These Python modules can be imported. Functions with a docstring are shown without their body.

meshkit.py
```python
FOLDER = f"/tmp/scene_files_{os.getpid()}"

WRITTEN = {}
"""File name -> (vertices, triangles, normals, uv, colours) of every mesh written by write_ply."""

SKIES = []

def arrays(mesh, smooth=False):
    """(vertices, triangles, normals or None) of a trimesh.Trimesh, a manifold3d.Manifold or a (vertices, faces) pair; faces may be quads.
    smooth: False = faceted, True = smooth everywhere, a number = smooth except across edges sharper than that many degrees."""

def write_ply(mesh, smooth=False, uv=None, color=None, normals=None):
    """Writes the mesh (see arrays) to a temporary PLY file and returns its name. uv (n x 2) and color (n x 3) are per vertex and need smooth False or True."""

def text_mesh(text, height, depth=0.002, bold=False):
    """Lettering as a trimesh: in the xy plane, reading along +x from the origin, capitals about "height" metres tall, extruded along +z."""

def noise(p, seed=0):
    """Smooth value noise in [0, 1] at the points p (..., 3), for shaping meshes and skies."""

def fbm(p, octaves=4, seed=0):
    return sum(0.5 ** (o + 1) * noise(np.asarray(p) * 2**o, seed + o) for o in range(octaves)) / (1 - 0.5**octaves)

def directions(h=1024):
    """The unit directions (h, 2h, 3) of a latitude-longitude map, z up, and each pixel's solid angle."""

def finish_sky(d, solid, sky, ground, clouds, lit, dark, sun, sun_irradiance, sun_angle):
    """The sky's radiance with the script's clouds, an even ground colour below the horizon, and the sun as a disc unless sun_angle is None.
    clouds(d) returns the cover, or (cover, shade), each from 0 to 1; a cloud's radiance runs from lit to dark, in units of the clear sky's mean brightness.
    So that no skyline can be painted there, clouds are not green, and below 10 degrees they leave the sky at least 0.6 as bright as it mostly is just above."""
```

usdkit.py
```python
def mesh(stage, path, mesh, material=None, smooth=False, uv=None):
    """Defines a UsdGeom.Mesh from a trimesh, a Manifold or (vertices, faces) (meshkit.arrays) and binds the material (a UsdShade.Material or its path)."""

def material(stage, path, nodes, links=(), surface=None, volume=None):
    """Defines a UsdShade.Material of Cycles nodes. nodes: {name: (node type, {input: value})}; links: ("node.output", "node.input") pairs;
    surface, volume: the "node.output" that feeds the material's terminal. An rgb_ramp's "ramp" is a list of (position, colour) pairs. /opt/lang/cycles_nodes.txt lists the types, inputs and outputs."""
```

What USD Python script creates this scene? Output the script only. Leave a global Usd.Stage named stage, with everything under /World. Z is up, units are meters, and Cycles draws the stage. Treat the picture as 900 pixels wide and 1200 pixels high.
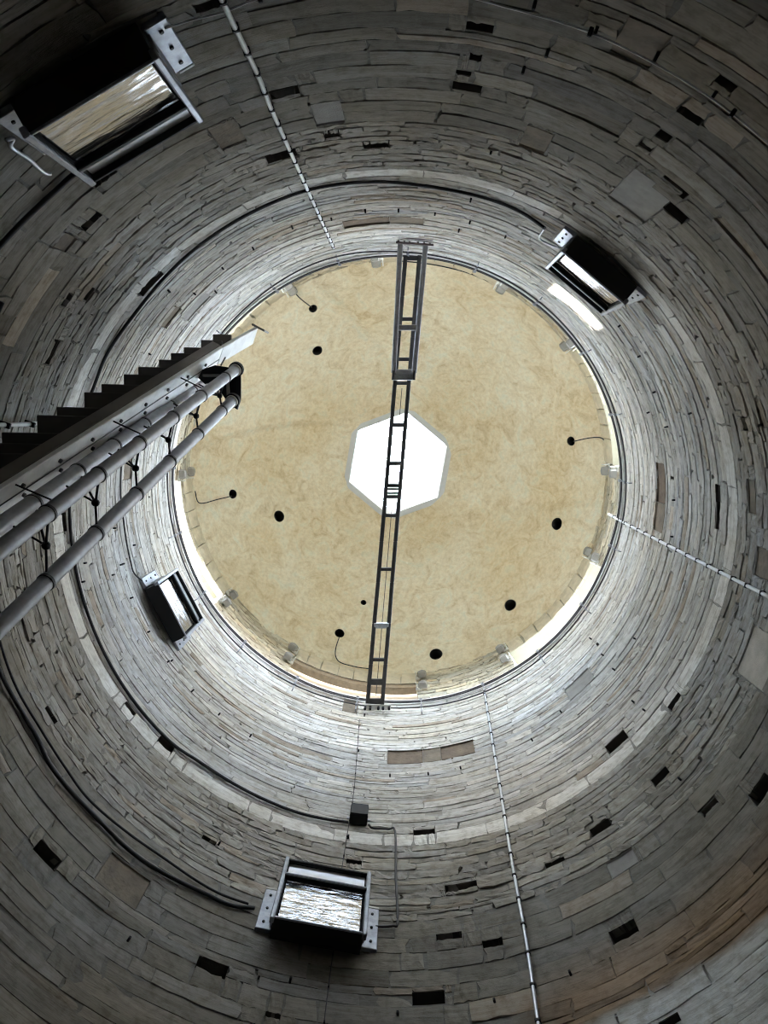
import math
import numpy as np
import trimesh
import manifold3d
import usdkit
from meshkit import noise, fbm
from pxr import Usd, UsdGeom, UsdLux, UsdShade, Gf, Sdf, Vt

stage = Usd.Stage.CreateInMemory()
UsdGeom.SetStageUpAxis(stage, UsdGeom.Tokens.z)
UsdGeom.SetStageMetersPerUnit(stage, 1.0)
UsdGeom.Xform.Define(stage, '/World')
UsdGeom.Scope.Define(stage, '/World/Looks')
PI = math.pi

# ---------------------------------------------------------------- camera, sky, sun, exposure
EXPOSURE = 1.72
SKY = 7.0
SUN = 50000.0
SUN_AZ, SUN_EL = 143.0, 21.0
F = 900.0
VP = (473.72, 478.86)                       # where plumb lines meet in the photograph
CAM = np.array([.155, -1.383, 1.5])
_z = np.array([VP[0] - 450, VP[1] - 600, F]); _z /= np.linalg.norm(_z)
_x = np.array([1., 0, 0]) - _z[0] * _z; _x /= np.linalg.norm(_x)
M = np.stack([_x, np.cross(_z, _x), _z])    # world x (picture right), y (picture down), z (up) in lens axes
cam = UsdGeom.Camera.Define(stage, '/World/camera')
cx, cy, cz = M[:, 0], -M[:, 1], -M[:, 2]
cam.AddTransformOp().Set(Gf.Matrix4d(*cx, 0, *cy, 0, *cz, 0, *CAM, 1))
cam.CreateHorizontalApertureAttr(36.0); cam.CreateVerticalApertureAttr(48.0); cam.CreateFocalLengthAttr(36.0)
cam.CreateClippingRangeAttr(Gf.Vec2f(.05, 5000))
cam.CreateExposureAttr(EXPOSURE)

dome_light = UsdLux.DomeLight.Define(stage, '/World/sky')
dome_light.CreateIntensityAttr(1.0)
sky_m = usdkit.material(stage, '/World/Looks/sky', {
    'tc': ('texture_coordinate', {}), 'mp': ('mapping', {'scale': (1.6, 1.6, 4.0)}),
    'n': ('noise_texture', {'scale': 1.8, 'detail': 6.0}),
    'r': ('rgb_ramp', {'ramp': [(.42, (.60, .78, 1.0)), (.66, (1.0, 1.0, 1.0))]}),
    'b': ('background_shader', {'strength': SKY})},
    [('tc.generated', 'mp.vector'), ('mp.vector', 'n.vector'), ('n.fac', 'r.fac'), ('r.color', 'b.color')], surface='b.background')
UsdShade.MaterialBindingAPI.Apply(dome_light.GetPrim()).Bind(sky_m)
sun = UsdLux.DistantLight.Define(stage, '/World/sun')
sun.CreateIntensityAttr(SUN); sun.CreateAngleAttr(.53); sun.CreateColorAttr(Gf.Vec3f(1, .95, .86))
sd = np.array([math.cos(math.radians(SUN_AZ)) * math.cos(math.radians(SUN_EL)), math.sin(math.radians(SUN_AZ)) * math.cos(math.radians(SUN_EL)), math.sin(math.radians(SUN_EL))])
_a = np.cross([0, 0, 1], sd); _a /= np.linalg.norm(_a); _b = np.cross(sd, _a)
sun.AddTransformOp().Set(Gf.Matrix4d(*_a, 0, *_b, 0, *sd, 0, 0, 0, 40, 1))


# ---------------------------------------------------------------- finding places in the room
def ray(px, py):
    w = M @ np.array([px - 450, py - 600, F]); return w / w[2]
def cyl(px, py, R=4.):
    """angle in degrees, height and point where the sight line meets the round wall of radius R"""
    d = ray(px, py); a = d[0]**2 + d[1]**2; b = d[0]*CAM[0] + d[1]*CAM[1]; c = CAM[0]**2 + CAM[1]**2 - R*R
    p = CAM + d * ((-b + math.sqrt(b*b - a*c)) / a)
    return math.degrees(math.atan2(p[1], p[0])) % 360, p[2], p
def at_z(px, py, z):
    return CAM + ray(px, py) * (z - CAM[2])
def P(th, r, z):
    t = math.radians(th); return np.array([r * math.cos(t), r * math.sin(t), z])


# ---------------------------------------------------------------- prims
_used = {}
def path_of(name, parent=None):
    base = str(parent.GetPath()) if parent is not None else '/World'
    k = (base, name); n = _used.get(k, 0); _used[k] = n + 1
    return f'{base}/{name}' if n == 0 else f'{base}/{name}_{n:03d}'
def tags(prim, label=None, cat=None, group=None, kind=None):
    for k, v in (('label', label), ('category', cat), ('group', group), ('kind', kind)):
        if v: prim.SetCustomDataByKey(k, v)
def thing(name, label, cat, origin=(0, 0, 0), group=None, kind=None, rot=None):
    x = UsdGeom.Xform.Define(stage, path_of(name))
    r = np.eye(3) if rot is None else rot
    x.AddTransformOp().Set(Gf.Matrix4d(*r[0], 0, *r[1], 0, *r[2], 0, *map(float, origin), 1))
    p = x.GetPrim(); tags(p, label, cat, group, kind); p_origin[str(p.GetPath())] = np.array(origin, float)
    return p
p_origin = {}
def arr(m):
    if hasattr(m, 'to_mesh'):
        q = m.to_mesh(); return np.array(q.vert_properties[:, :3], float), np.array(q.tri_verts)
    if isinstance(m, tuple):
        v, f = np.asarray(m[0], float), np.asarray(m[1])
        if f.shape[1] == 4: f = np.vstack([f[:, [0, 1, 2]], f[:, [0, 2, 3]]])
        return v, f
    return np.array(m.vertices), np.array(m.faces)
def cat(ms):
    V, Fc, n = [], [], 0
    for m in ms:
        v, f = arr(m); V.append(v); Fc.append(f + n); n += len(v)
    return np.vstack(V), np.vstack(Fc)
def obj(name, m, mat, parent=None, smooth=False, world=False, tone=None, label=None, kind=None):
    """one Mesh; world=True: the shape is given in room coordinates and is moved into its thing's own"""
    v, f = arr(m)
    if world and parent is not None:
        q = parent
        while str(q.GetPath()) not in p_origin: q = q.GetParent()
        v = v - p_origin[str(q.GetPath())]
    u = usdkit.mesh(stage, path_of(name, parent), (v, f), MAT[mat], smooth)
    if tone is not None:
        UsdGeom.PrimvarsAPI(u).CreatePrimvar('tone', Sdf.ValueTypeNames.Color3fArray, 'vertex').Set(Vt.Vec3fArray.FromNumpy(np.asarray(tone, np.float32)))
    tags(u.GetPrim(), label, None, None, kind)
    return u.GetPrim()
def single(name, m, mat, label, cat_, group=None, smooth=False, kind=None):
    p = obj(name, m, mat, None, smooth); tags(p, label, cat_, group, kind); return p
def copy_of(first, name, label, origin, rot=None, group=None):
    x = UsdGeom.Xform.Define(stage, path_of(name)); p = x.GetPrim()
    p.GetReferences().AddInternalReference(first.GetPath())
    r = np.eye(3) if rot is None else rot
    op = UsdGeom.Xformable(p).GetOrderedXformOps()
    op = op[0] if op else x.AddTransformOp()
    op.Set(Gf.Matrix4d(*r[0], 0, *r[1], 0, *r[2], 0, *map(float, origin), 1))
    d = first.GetCustomData()
    tags(p, label, d.get('category'), group or d.get('group')); p.SetInstanceable(True)
    return p


# ---------------------------------------------------------------- shapes
def bx(c, s, axes=None, bevel=0.0):
    """box centred c, size s, optionally chamfered"""
    s = np.array(s, float) / 2
    if bevel > 0:
        b = min(bevel, s.min() * .45); pts = []
        for sg in np.array(np.meshgrid([-1, 1], [-1, 1], [-1, 1])).T.reshape(-1, 3):
            for k in range(3):
                q = s - b; q[k] = s[k]; pts.append(sg * q)
        h = trimesh.convex.convex_hull(np.array(pts)); v, f = np.array(h.vertices), np.array(h.faces)
    else:
        h = trimesh.creation.box(2 * s); v, f = np.array(h.vertices), np.array(h.faces)
    if axes is not None: v = v @ np.asarray(axes)
    return v + np.asarray(c, float), f
def frame_of(th):
    """rows: along the wall (increasing angle), inwards, up"""
    t = math.radians(th)
    return np.array([[-math.sin(t), math.cos(t), 0], [-math.cos(t), -math.sin(t), 0], [0, 0, 1]])
def tube(pts, r, n=8, closed=False):
    pts = np.asarray(pts, float); N = len(pts)
    tan = (np.roll(pts, -1, 0) - np.roll(pts, 1, 0)) if closed else np.gradient(pts, axis=0)
    tan /= np.linalg.norm(tan, axis=1, keepdims=True)
    ref = np.array([0, 0, 1.]) if abs(tan[:, 2]).mean() < .8 else np.array([1., 0, 0])
    a = np.cross(tan, ref); a /= np.linalg.norm(a, axis=1, keepdims=True); b = np.cross(tan, a)
    ph = np.arange(n) / n * 2 * PI
    v = (pts[:, None] + r * (np.cos(ph)[None, :, None] * a[:, None] + np.sin(ph)[None, :, None] * b[:, None])).reshape(-1, 3)
    f = []
    for i in range(N if closed else N - 1):
        j = (i + 1) % N
        for k in range(n):
            l = (k + 1) % n; f += [(i*n+k, i*n+l, j*n+l), (i*n+k, j*n+l, j*n+k)]
    if not closed:
        v = np.vstack([v, pts[:1], pts[-1:]]); m = N * n
        for k in range(n):
            l = (k + 1) % n; f += [(m, l, k), (m+1, (N-1)*n+k, (N-1)*n+l)]
    return v, np.array(f)
def smooth_path(pts, n=12):
    """a rounded curve through the points"""
    pts = np.asarray(pts, float); q = np.vstack([2*pts[0]-pts[1], pts, 2*pts[-1]-pts[-2]]); out = []
    for i in range(1, len(q) - 2):
        t = np.linspace(0, 1, n, endpoint=False)[:, None]; a, b, c, d = q[i-1:i+3]
        out.append(.5 * (2*b + (c-a)*t + (2*a-5*b+4*c-d)*t**2 + (3*b-a-3*c+d)*t**3))
    return np.vstack(out + [pts[-1:]])
def sweep_ring(prof, th0, th1, step=2.0):
    """a closed (r, z) outline turned from th0 to th1 about the room's axis (counter-clockwise outline in r, z)"""
    prof = np.asarray(prof, float); full = th1 - th0 >= 359.99; n = max(2, int(math.ceil((th1 - th0) / step)))
    th = np.radians(np.linspace(th0, th1, n + 1)); th = th[:-1] if full else th; k = len(prof)
    v = np.stack([prof[None, :, 0] * np.cos(th)[:, None], prof[None, :, 0] * np.sin(th)[:, None], np.broadcast_to(prof[None, :, 1], (len(th), k))], -1).reshape(-1, 3)
    f = []
    for i in range(len(th) if full else len(th) - 1):
        j = (i + 1) % len(th)
        for a in range(k):
            b = (a + 1) % k; f += [(i*k+a, i*k+b, j*k+b), (i*k+a, j*k+b, j*k+a)]
    if not full:
        o = (len(th) - 1) * k
        for a in range(1, k - 1): f += [(0, a + 1, a), (o, o + a, o + a + 1)]
    return v, np.array(f)
def cylinder(p0, p1, r, n=16):
    return tube(np.linspace(p0, p1, 2), r, n)
def disc_ring(p, axis, r0, r1, h, n=20):
    """a flat collar round an axis"""
    axis = np.asarray(axis, float) / np.linalg.norm(axis); ref = np.array([1., 0, 0]) if abs(axis[0]) < .8 else np.array([0, 1., 0])
    a = np.cross(axis, ref); a /= np.linalg.norm(a); b = np.cross(axis, a); ph = np.arange(n) / n * 2 * PI; c = np.cos(ph)[:, None] * a + np.sin(ph)[:, None] * b
    prof = [(r0, 0), (r1, 0), (r1, h), (r0, h)]
    v = np.stack([p + c * r + axis * z for r, z in prof], 1).reshape(-1, 3); f = []
    for i in range(n):
        j = (i + 1) % n
        for k in range(4):
            l = (k + 1) % 4; f += [(i*4+k, j*4+k, j*4+l), (i*4+k, j*4+l, i*4+l)]
    return v, np.array(f)


# ---------------------------------------------------------------- materials
MAT = {}
def mat(name, nodes, links, surface='p.BSDF'):
    MAT[name] = usdkit.material(stage, '/World/Looks/' + name, nodes, links, surface=surface)
def plain(name, col, rough=.6, metal=0., vary=.25, scale=9., bump=.0, bscale=60., spec=.5):
    c = np.array(col)
    n = {'g': ('geometry', {}), 'n': ('noise_texture', {'scale': scale, 'detail': 5.0, 'roughness': .6}),
         'r': ('rgb_ramp', {'ramp': [(.25, tuple(c * (1 - vary))), (.75, tuple(np.minimum(c * (1 + vary), 1)))]}),
         'p': ('principled_bsdf', {'roughness': rough, 'metallic': metal, 'specular_ior_level': spec})}
    l = [('g.position', 'n.vector'), ('n.fac', 'r.fac'), ('r.color', 'p.base_color')]
    if bump:
        n['m'] = ('noise_texture', {'scale': bscale, 'detail': 4.0}); n['u'] = ('bump', {'strength': bump, 'distance': .01})
        l += [('g.position', 'm.vector'), ('m.fac', 'u.height'), ('u.normal', 'p.normal')]
    mat(name, n, l)
def masonry(name, tint=(1, 1, 1), stain=False):
    """weathered limestone: the tone set on the piece, drawn-out bedding streaks, lichen and pitting"""
    n = {'g': ('geometry', {}), 'a': ('attribute', {'attribute': 'tone'}),
         'm1': ('mapping', {'scale': (1.3, 1.3, 16.)}), 'n1': ('noise_texture', {'scale': 1.6, 'detail': 7., 'roughness': .62, 'distortion': .6}),
         'r1': ('rgb_ramp', {'ramp': [(.28, (.66, .61, .55)), (.45, (.93, .915, .895)), (.66, (1.08, 1.08, 1.08))]}),
         'n2': ('noise_texture', {'scale': 9., 'detail': 6., 'roughness': .65}),
         'r2': ('rgb_ramp', {'ramp': [(.32, (.72, .69, .64)), (.52, (1, 1, 1)), (.75, (1.08, 1.07, 1.04))]}),
         'n3': ('noise_texture', {'scale': .55, 'detail': 3., 'roughness': .5}),
         'r3': ('rgb_ramp', {'ramp': [(.36, (.86, .83, .78)), (.62, (1.05, 1.06, 1.07))]}),
         'x1': ('mix', {'mix_type': 'multiply', 'fac': 1.}), 'x2': ('mix', {'mix_type': 'multiply', 'fac': 1.}), 'x3': ('mix', {'mix_type': 'multiply', 'fac': 1.}),
         'x4': ('mix', {'mix_type': 'multiply', 'fac': 1., 'color2': tint}),
         'm4': ('mapping', {'scale': (6., 6., 34.)}), 'n4': ('noise_texture', {'scale': 2.4, 'detail': 6., 'roughness': .7}),
         'u': ('bump', {'strength': .55, 'distance': .012}),
         'p': ('principled_bsdf', {'roughness': .92, 'specular_ior_level': .15})}
    l = [('g.position', 'm1.vector'), ('m1.vector', 'n1.vector'), ('n1.fac', 'r1.fac'), ('g.position', 'n2.vector'), ('n2.fac', 'r2.fac'),
         ('g.position', 'n3.vector'), ('n3.fac', 'r3.fac'), ('a.color', 'x1.color1'), ('r1.color', 'x1.color2'), ('x1.color', 'x2.color1'), ('r2.color', 'x2.color2'),
         ('x2.color', 'x3.color1'), ('r3.color', 'x3.color2'), ('x3.color', 'x4.color1'),
         ('g.position', 'm4.vector'), ('m4.vector', 'n4.vector'), ('n4.fac', 'u.height'), ('u.normal', 'p.normal')]
    last = 'x4.color'
    l += [(last, 'p.base_color')]
    mat(name, n, l)
masonry('stone')
masonry('mortar')
masonry('drum_stone', (1.0, .97, .90))
plain('patch_stone', (.19, .155, .115), .95, vary=.38, scale=5, bump=.7, bscale=25)
plain('brown_stone', (.155, .115, .08), .95, vary=.4, scale=6, bump=.8, bscale=25)
plain('grey_patch', (.30, .285, .26), .95, vary=.2, scale=7, bump=.5)
plain('pale_patch', (.46, .41, .34), .95, vary=.2, scale=6, bump=.4)
plain('hole_stone', (.09, .078, .065), .95, vary=.3, scale=9, bump=.5)
plain('dressed', (.72, .70, .66), .9, vary=.12, scale=5, bump=.3)
plain('voussoir', (.64, .56, .42), .9, vary=.16, scale=7, bump=.4)
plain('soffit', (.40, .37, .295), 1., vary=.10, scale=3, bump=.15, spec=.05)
plain('pot_shade', (.035, .032, .03), .8)  # near-black liner: the shade inside the holes is put into its colour
plain('black', (.009, .009, .010), .6, vary=.2, spec=.25)
plain('cable', (.016, .016, .018), .55, vary=.2)
plain('wire', (.035, .03, .03), .5)
plain('dark_steel', (.06, .058, .058), .5, .3, vary=.3)
plain('grey_steel', (.30, .30, .315), .5, .4, vary=.25)
plain('rust_steel', (.11, .085, .08), .65, .2, vary=.3)
plain('galvanised', (.50, .52, .55), .38, .85, vary=.22, scale=22)
plain('lamp_frame', (.30, .31, .34), .42, .6, vary=.3, scale=14)
plain('pipe_steel', (.36, .36, .37), .42, .55, vary=.25, scale=8)
plain('white_pvc', (.70, .71, .72), .35, vary=.1, scale=14)
plain('lamp_grey', (.26, .245, .22), .5, vary=.12)
plain('lamp_white', (.72, .70, .64), .5, vary=.08)
plain('stringer', (.74, .73, .70), .6, .1, vary=.22, scale=3.5)
plain('stair_dark', (.075, .068, .060), .75, vary=.3, scale=4)
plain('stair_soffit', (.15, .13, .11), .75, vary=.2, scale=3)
plain('wood', (.36, .27, .18), .7, vary=.25, scale=12)
plain('floor_stone', (.13, .12, .11), .9, vary=.2, scale=3)
plain('ground', (.055, .06, .04), .95, vary=.2, scale=.3)
plain('curb', (.56, .56, .56), .7, vary=.06)
mat('foil', {'g': ('geometry', {}), 'tc': ('texture_coordinate', {}), 'mp': ('mapping', {'scale': (2.2, 2.2, 16.)}), 'n': ('noise_texture', {'scale': 1.5, 'detail': 3.5, 'distortion': .8}),
             'u': ('bump', {'strength': .30, 'distance': .02}), 'p': ('principled_bsdf', {'base_color': (.40, .39, .39), 'metallic': 1., 'roughness': .15})},
    [('tc.object', 'mp.vector'), ('mp.vector', 'n.vector'), ('n.fac', 'u.height'), ('u.normal', 'p.normal')])
mat('mirror', {'p': ('principled_bsdf', {'base_color': (.72, .72, .73), 'metallic': .6, 'roughness': .38})}, [])
mat('glass', {'t': ('transparent_bsdf', {'color': (.97, .98, .98)}), 'y': ('glossy_bsdf', {'roughness': .02}), 'f': ('fresnel', {'IOR': 1.45}), 'm': ('mix_closure', {})},
    [('f.fac', 'm.fac'), ('t.BSDF', 'm.closure1'), ('y.BSDF', 'm.closure2')], surface='m.closure')
mat('plaster', {'g': ('geometry', {}), 'n1': ('noise_texture', {'scale': 2.6, 'detail': 8., 'roughness': .68, 'distortion': 1.2}),
                'r1': ('rgb_ramp', {'ramp': [(.26, (.55, .43, .27)), (.43, (.73, .63, .46)), (.55, (.79, .715, .56)), (.63, (.74, .71, .58)), (.76, (.80, .76, .64))]}),
                'n2': ('noise_texture', {'scale': .5, 'detail': 3., 'roughness': .55}),
                'r2': ('rgb_ramp', {'ramp': [(.34, (.91, .845, .74)), (.60, (1., 1., 1.))]}),
                'n3': ('noise_texture', {'scale': 13., 'detail': 5., 'roughness': .7}), 'r3': ('rgb_ramp', {'ramp': [(.3, (.86, .84, .80)), (.6, (1.03, 1.03, 1.03))]}),
                'x1': ('mix', {'mix_type': 'multiply', 'fac': 1.}), 'x2': ('mix', {'mix_type': 'multiply', 'fac': 1.}),
                'u': ('bump', {'strength': .35, 'distance': .02}), 'p': ('principled_bsdf', {'roughness': .95, 'specular_ior_level': .1})},
    [('g.position', 'n1.vector'), ('n1.fac', 'r1.fac'), ('g.position', 'n2.vector'), ('n2.fac', 'r2.fac'), ('g.position', 'n3.vector'), ('n3.fac', 'r3.fac'),
     ('r1.color', 'x1.color1'), ('r2.color', 'x1.color2'), ('x1.color', 'x2.color1'), ('r3.color', 'x2.color2'), ('x2.color', 'p.base_color'), ('n3.fac', 'u.height'), ('u.normal', 'p.normal')])

# ---------------------------------------------------------------- round wall: openings left out of the masonry
R = 4.0
Z_LOW, Z_TOP = 4.6, 15.10          # coursed stones are laid where the photograph can see them
TH0 = 196.0                        # the courses begin behind the stair
def spot(px, py, w, h):
    """an opening seen at a pixel, w long (along the course) and h tall in the photograph -> angles and heights on the wall"""
    th, z, p = cyl(px, py)
    a, b = M.T @ (p + P(th, 0, 0) - CAM), None
    def proj(q):
        q = M.T @ (q - CAM); return np.array([450 + F*q[0]/q[2], 600 + F*q[1]/q[2]])
    du = np.linalg.norm(proj(P(th + .5, R, z)) - proj(P(th - .5, R, z)))
    dv = np.linalg.norm(proj(P(th, R, z + .05)) - proj(P(th, R, z - .05))) / .1
    dth, dz = w / du, max(h / dv, .05)
    lo = (th - dth/2 - TH0) % 360 + TH0
    return lo, lo + dth, z - dz/2, z + dz/2
# (x, y, length, height, depth, material) as read off the photograph
HOLES = [(334,110,34,9),(330,184,36,8),(562,34,32,9),(557,70,14,7),(547,105,34,7),(543,88,18,3),(441,171,30,4),(389,160,18,4),(848,101,25,8),(807,138,32,9),
    (777,161,17,8),(756,173,17,4),(790,220,36,8),(792,250,30,10),(120,207,32,13),(107,260,28,8),(62,413,32,5),(80,352,18,5),(105,345,18,5),(177,333,36,7),
    (195,872,22,8),(57,1001,36,14),(249,1132,37,14),(497,975,25,5),(540,1038,38,8),(526,1096,30,7),(577,1104,24,8),(502,1168,38,14),(320,1189,18,6),(722,869,30,10),
    (773,909,24,8),(829,943,24,9),(703,969,26,8),(730,1090,34,16),(892,925,34,16),(785,1198,26,10),(840,594,52,5),(873,497,17,5),(787,560,3,3),(245,8,34,8),
    (76,612,22,5),(790,822,22,6),(650,1010,24,4),(415,1010,18,4),(245,985,18,4),(60,838,22,4),(153,830,18,4),(700,755,3,3)]
PATCH = [(385,135,34,26,'grey_patch'),(268,160,32,30,'patch_stone'),(628,165,32,26,'patch_stone'),(748,54,52,48,'patch_stone'),(750,231,56,46,'grey_patch'),
    (145,1031,58,38,'patch_stone'),(505,884,102,15,'patch_stone'),(449,259,94,8,'patch_stone'),(774,583,80,10,'patch_stone'),(888,770,60,40,'pale_patch'),
    (893,660,34,18,'patch_stone'),(679,802,38,14,'grey_patch'),(411,826,17,15,'patch_stone'),(728,1010,36,18,'grey_patch'),(77,285,22,16,'patch_stone'),
    (230,360,40,8,'grey_patch'),(880,582,40,9,'patch_stone'),(150,548,28,9,'patch_stone'),(200,372,30,6,'patch_stone')]
OPEN = []
for h_ in HOLES: OPEN.append(spot(*h_) + ('putlog_hole', 'hole_stone', .30))
for h_ in PATCH:
    a0_, a1_, q0_, q1_ = spot(*h_[:4]); L_ = math.radians(a1_ - a0_) * R; k_ = 1 if L_ < .75 else int(L_ / .42)
    cut_ = np.linspace(a0_, a1_, k_ + 1); cut_[1:-1] += np.sin(np.arange(1, k_) * 2.3) * .22 * (a1_ - a0_) / k_
    for j_ in range(k_): OPEN.append((cut_[j_] + (.05 if j_ else 0), cut_[j_+1] - (.05 if j_ < k_ - 1 else 0), q0_, q1_, 'patch_stone', (h_[4] if k_ == 1 else ('brown_stone', 'patch_stone')[(j_ * 5) % 3 > 1]), (.022 if k_ == 1 else (.03, .018, .026)[j_ % 3])))

rng = np.random.default_rng(11)
def wavy(th, z):
    t = np.radians(th); return .012 * np.sin(2*t + z) + .010 * np.sin(5*t + 2.3*z)
def stone_block(R, a0, a1, z0, z1, r, depth=.09, nu=6, nv=3, rough=.007, proud=0.):
    """one rough block: bowed, chipped face with worn arrises and sides running back into the wall"""
    L = math.radians(a1 - a0) * R; H = z1 - z0
    u = np.linspace(0, 1, nu); w = np.linspace(0, 1, nv); U, W = np.meshgrid(u, w, indexing='ij')
    jz = min(.011, H * .09) * min(1.6, .35 + rough * 240); jt = min(.014, L * .05)
    ju = r.normal(0, jz, (nu, 2)); Wz = W.copy()
    zz = z0 + H * W + ju[:, :1] * (1 - W) * .7 + ju[:, 1:] * W * .7
    jv = r.normal(0, jt, (nv, 2)); ss = L * U + jv[None, :, 0] * (1 - U) + jv[None, :, 1] * U
    zz = np.clip(zz, z0 - .004, z1 + .004); ss = np.clip(ss, -.004, L + .004)
    th = a0 + np.degrees(ss / R)
    edge = np.minimum(np.minimum(U, 1 - U) * L, np.minimum(W, 1 - W) * H)
    d = -proud + r.normal(0, rough, (nu, nv)) + .006 * np.exp(-edge / .012) * r.uniform(.2, 1.4, (nu, nv))
    zz = zz + wavy(th, z0)
    t = np.radians(th); rr = R + d
    front = np.stack([rr * np.cos(t), rr * np.sin(t), zz], -1)
    back = np.stack([(R + depth) * np.cos(t), (R + depth) * np.sin(t), zz], -1)
    idx = np.arange(nu * nv).reshape(nu, nv)
    a, b, c, e = idx[:-1, :-1].ravel(), idx[1:, :-1].ravel(), idx[1:, 1:].ravel(), idx[:-1, 1:].ravel()
    f = [np.stack([a, c, b], 1), np.stack([a, e, c], 1)]
    loop = np.concatenate([idx[:, 0], idx[-1, 1:], idx[-2::-1, -1], idx[0, -2:0:-1]])
    n = nu * nv; k = len(loop); j = np.arange(k); jn = (j + 1) % k
    f.append(np.stack([loop[j], loop[jn], n + jn], 1)); f.append(np.stack([loop[j], n + jn, n + j], 1))
    return np.vstack([front.reshape(-1, 3), back.reshape(-1, 3)[loop]]), np.vstack(f)
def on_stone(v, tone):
    """the stone's tone at each corner, with a pale blue-grey area low on the right wall and an orange band above it"""
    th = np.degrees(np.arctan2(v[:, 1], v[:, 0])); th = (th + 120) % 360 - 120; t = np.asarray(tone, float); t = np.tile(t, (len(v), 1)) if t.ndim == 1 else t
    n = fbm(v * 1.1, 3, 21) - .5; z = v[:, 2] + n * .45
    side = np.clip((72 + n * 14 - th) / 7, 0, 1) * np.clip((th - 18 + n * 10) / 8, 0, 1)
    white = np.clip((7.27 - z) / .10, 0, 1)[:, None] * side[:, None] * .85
    orange_band = (np.clip((z - 7.2) / .1, 0, 1) * np.clip((8.05 - z) / .45, 0, 1) * np.clip(.75 + n, 0, 1))[:, None] * side[:, None]
    t = t * (1 - orange_band * (1 - np.array([1.45, 1.08, .80])))
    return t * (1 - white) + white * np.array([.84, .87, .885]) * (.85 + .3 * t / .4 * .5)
def subtract(iv, cuts):
    out = [iv]
    for c0, c1 in cuts:
        nxt = []
        for a, b in out:
            if c1 <= a or c0 >= b: nxt.append((a, b)); continue
            if c0 > a: nxt.append((a, c0))
            if c1 < b: nxt.append((c1, b))
        out = nxt
    return out
def tone_of(z, r, kind=0):  # stone zones with light falloff painted in: darker low down, paler near the top
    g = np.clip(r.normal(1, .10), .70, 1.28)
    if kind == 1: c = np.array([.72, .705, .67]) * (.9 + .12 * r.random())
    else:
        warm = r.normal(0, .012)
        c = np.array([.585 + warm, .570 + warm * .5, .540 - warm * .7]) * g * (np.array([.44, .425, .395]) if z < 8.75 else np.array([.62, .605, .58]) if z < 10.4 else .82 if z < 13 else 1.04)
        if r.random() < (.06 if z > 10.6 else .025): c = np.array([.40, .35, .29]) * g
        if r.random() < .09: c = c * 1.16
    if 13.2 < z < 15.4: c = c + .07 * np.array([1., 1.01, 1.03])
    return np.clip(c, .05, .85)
ROWS = []
def zone(z):
    """course heights, stone lengths, roughness, chance of open joints - as the wall changes with height"""
    if z < 8.75: return (.15, .27), (.45, 1.15), .0022, .25
    if z < 10.40: return (.09, .17), (.20, .66), .0042, .62
    if z < 10.66: return (.26, .26), (.5, 1.1), .002, .1
    if z < 13.0: return (.08, .16), (.35, 1.15), .003, .35
    return (.07, .13), (.35, 1.2), .0022, .22
z = Z_LOW
while z < Z_TOP - .03:
    lo, hi = zone(z)[0]; h = float(rng.uniform(lo, hi))
    if 10.25 < z < 10.40: h = 10.40 - z if 10.40 - z > .06 else .26
    h = min(h, Z_TOP - z); ROWS.append((z, z + h)); z += h
ROWS[-1] = (ROWS[-1][0], Z_TOP)
BLOCKS = []       # a0, a1, z0, z1, tone, proud
BACK = []         # mortar behind, a0, a1, z0, z1, depth
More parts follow.
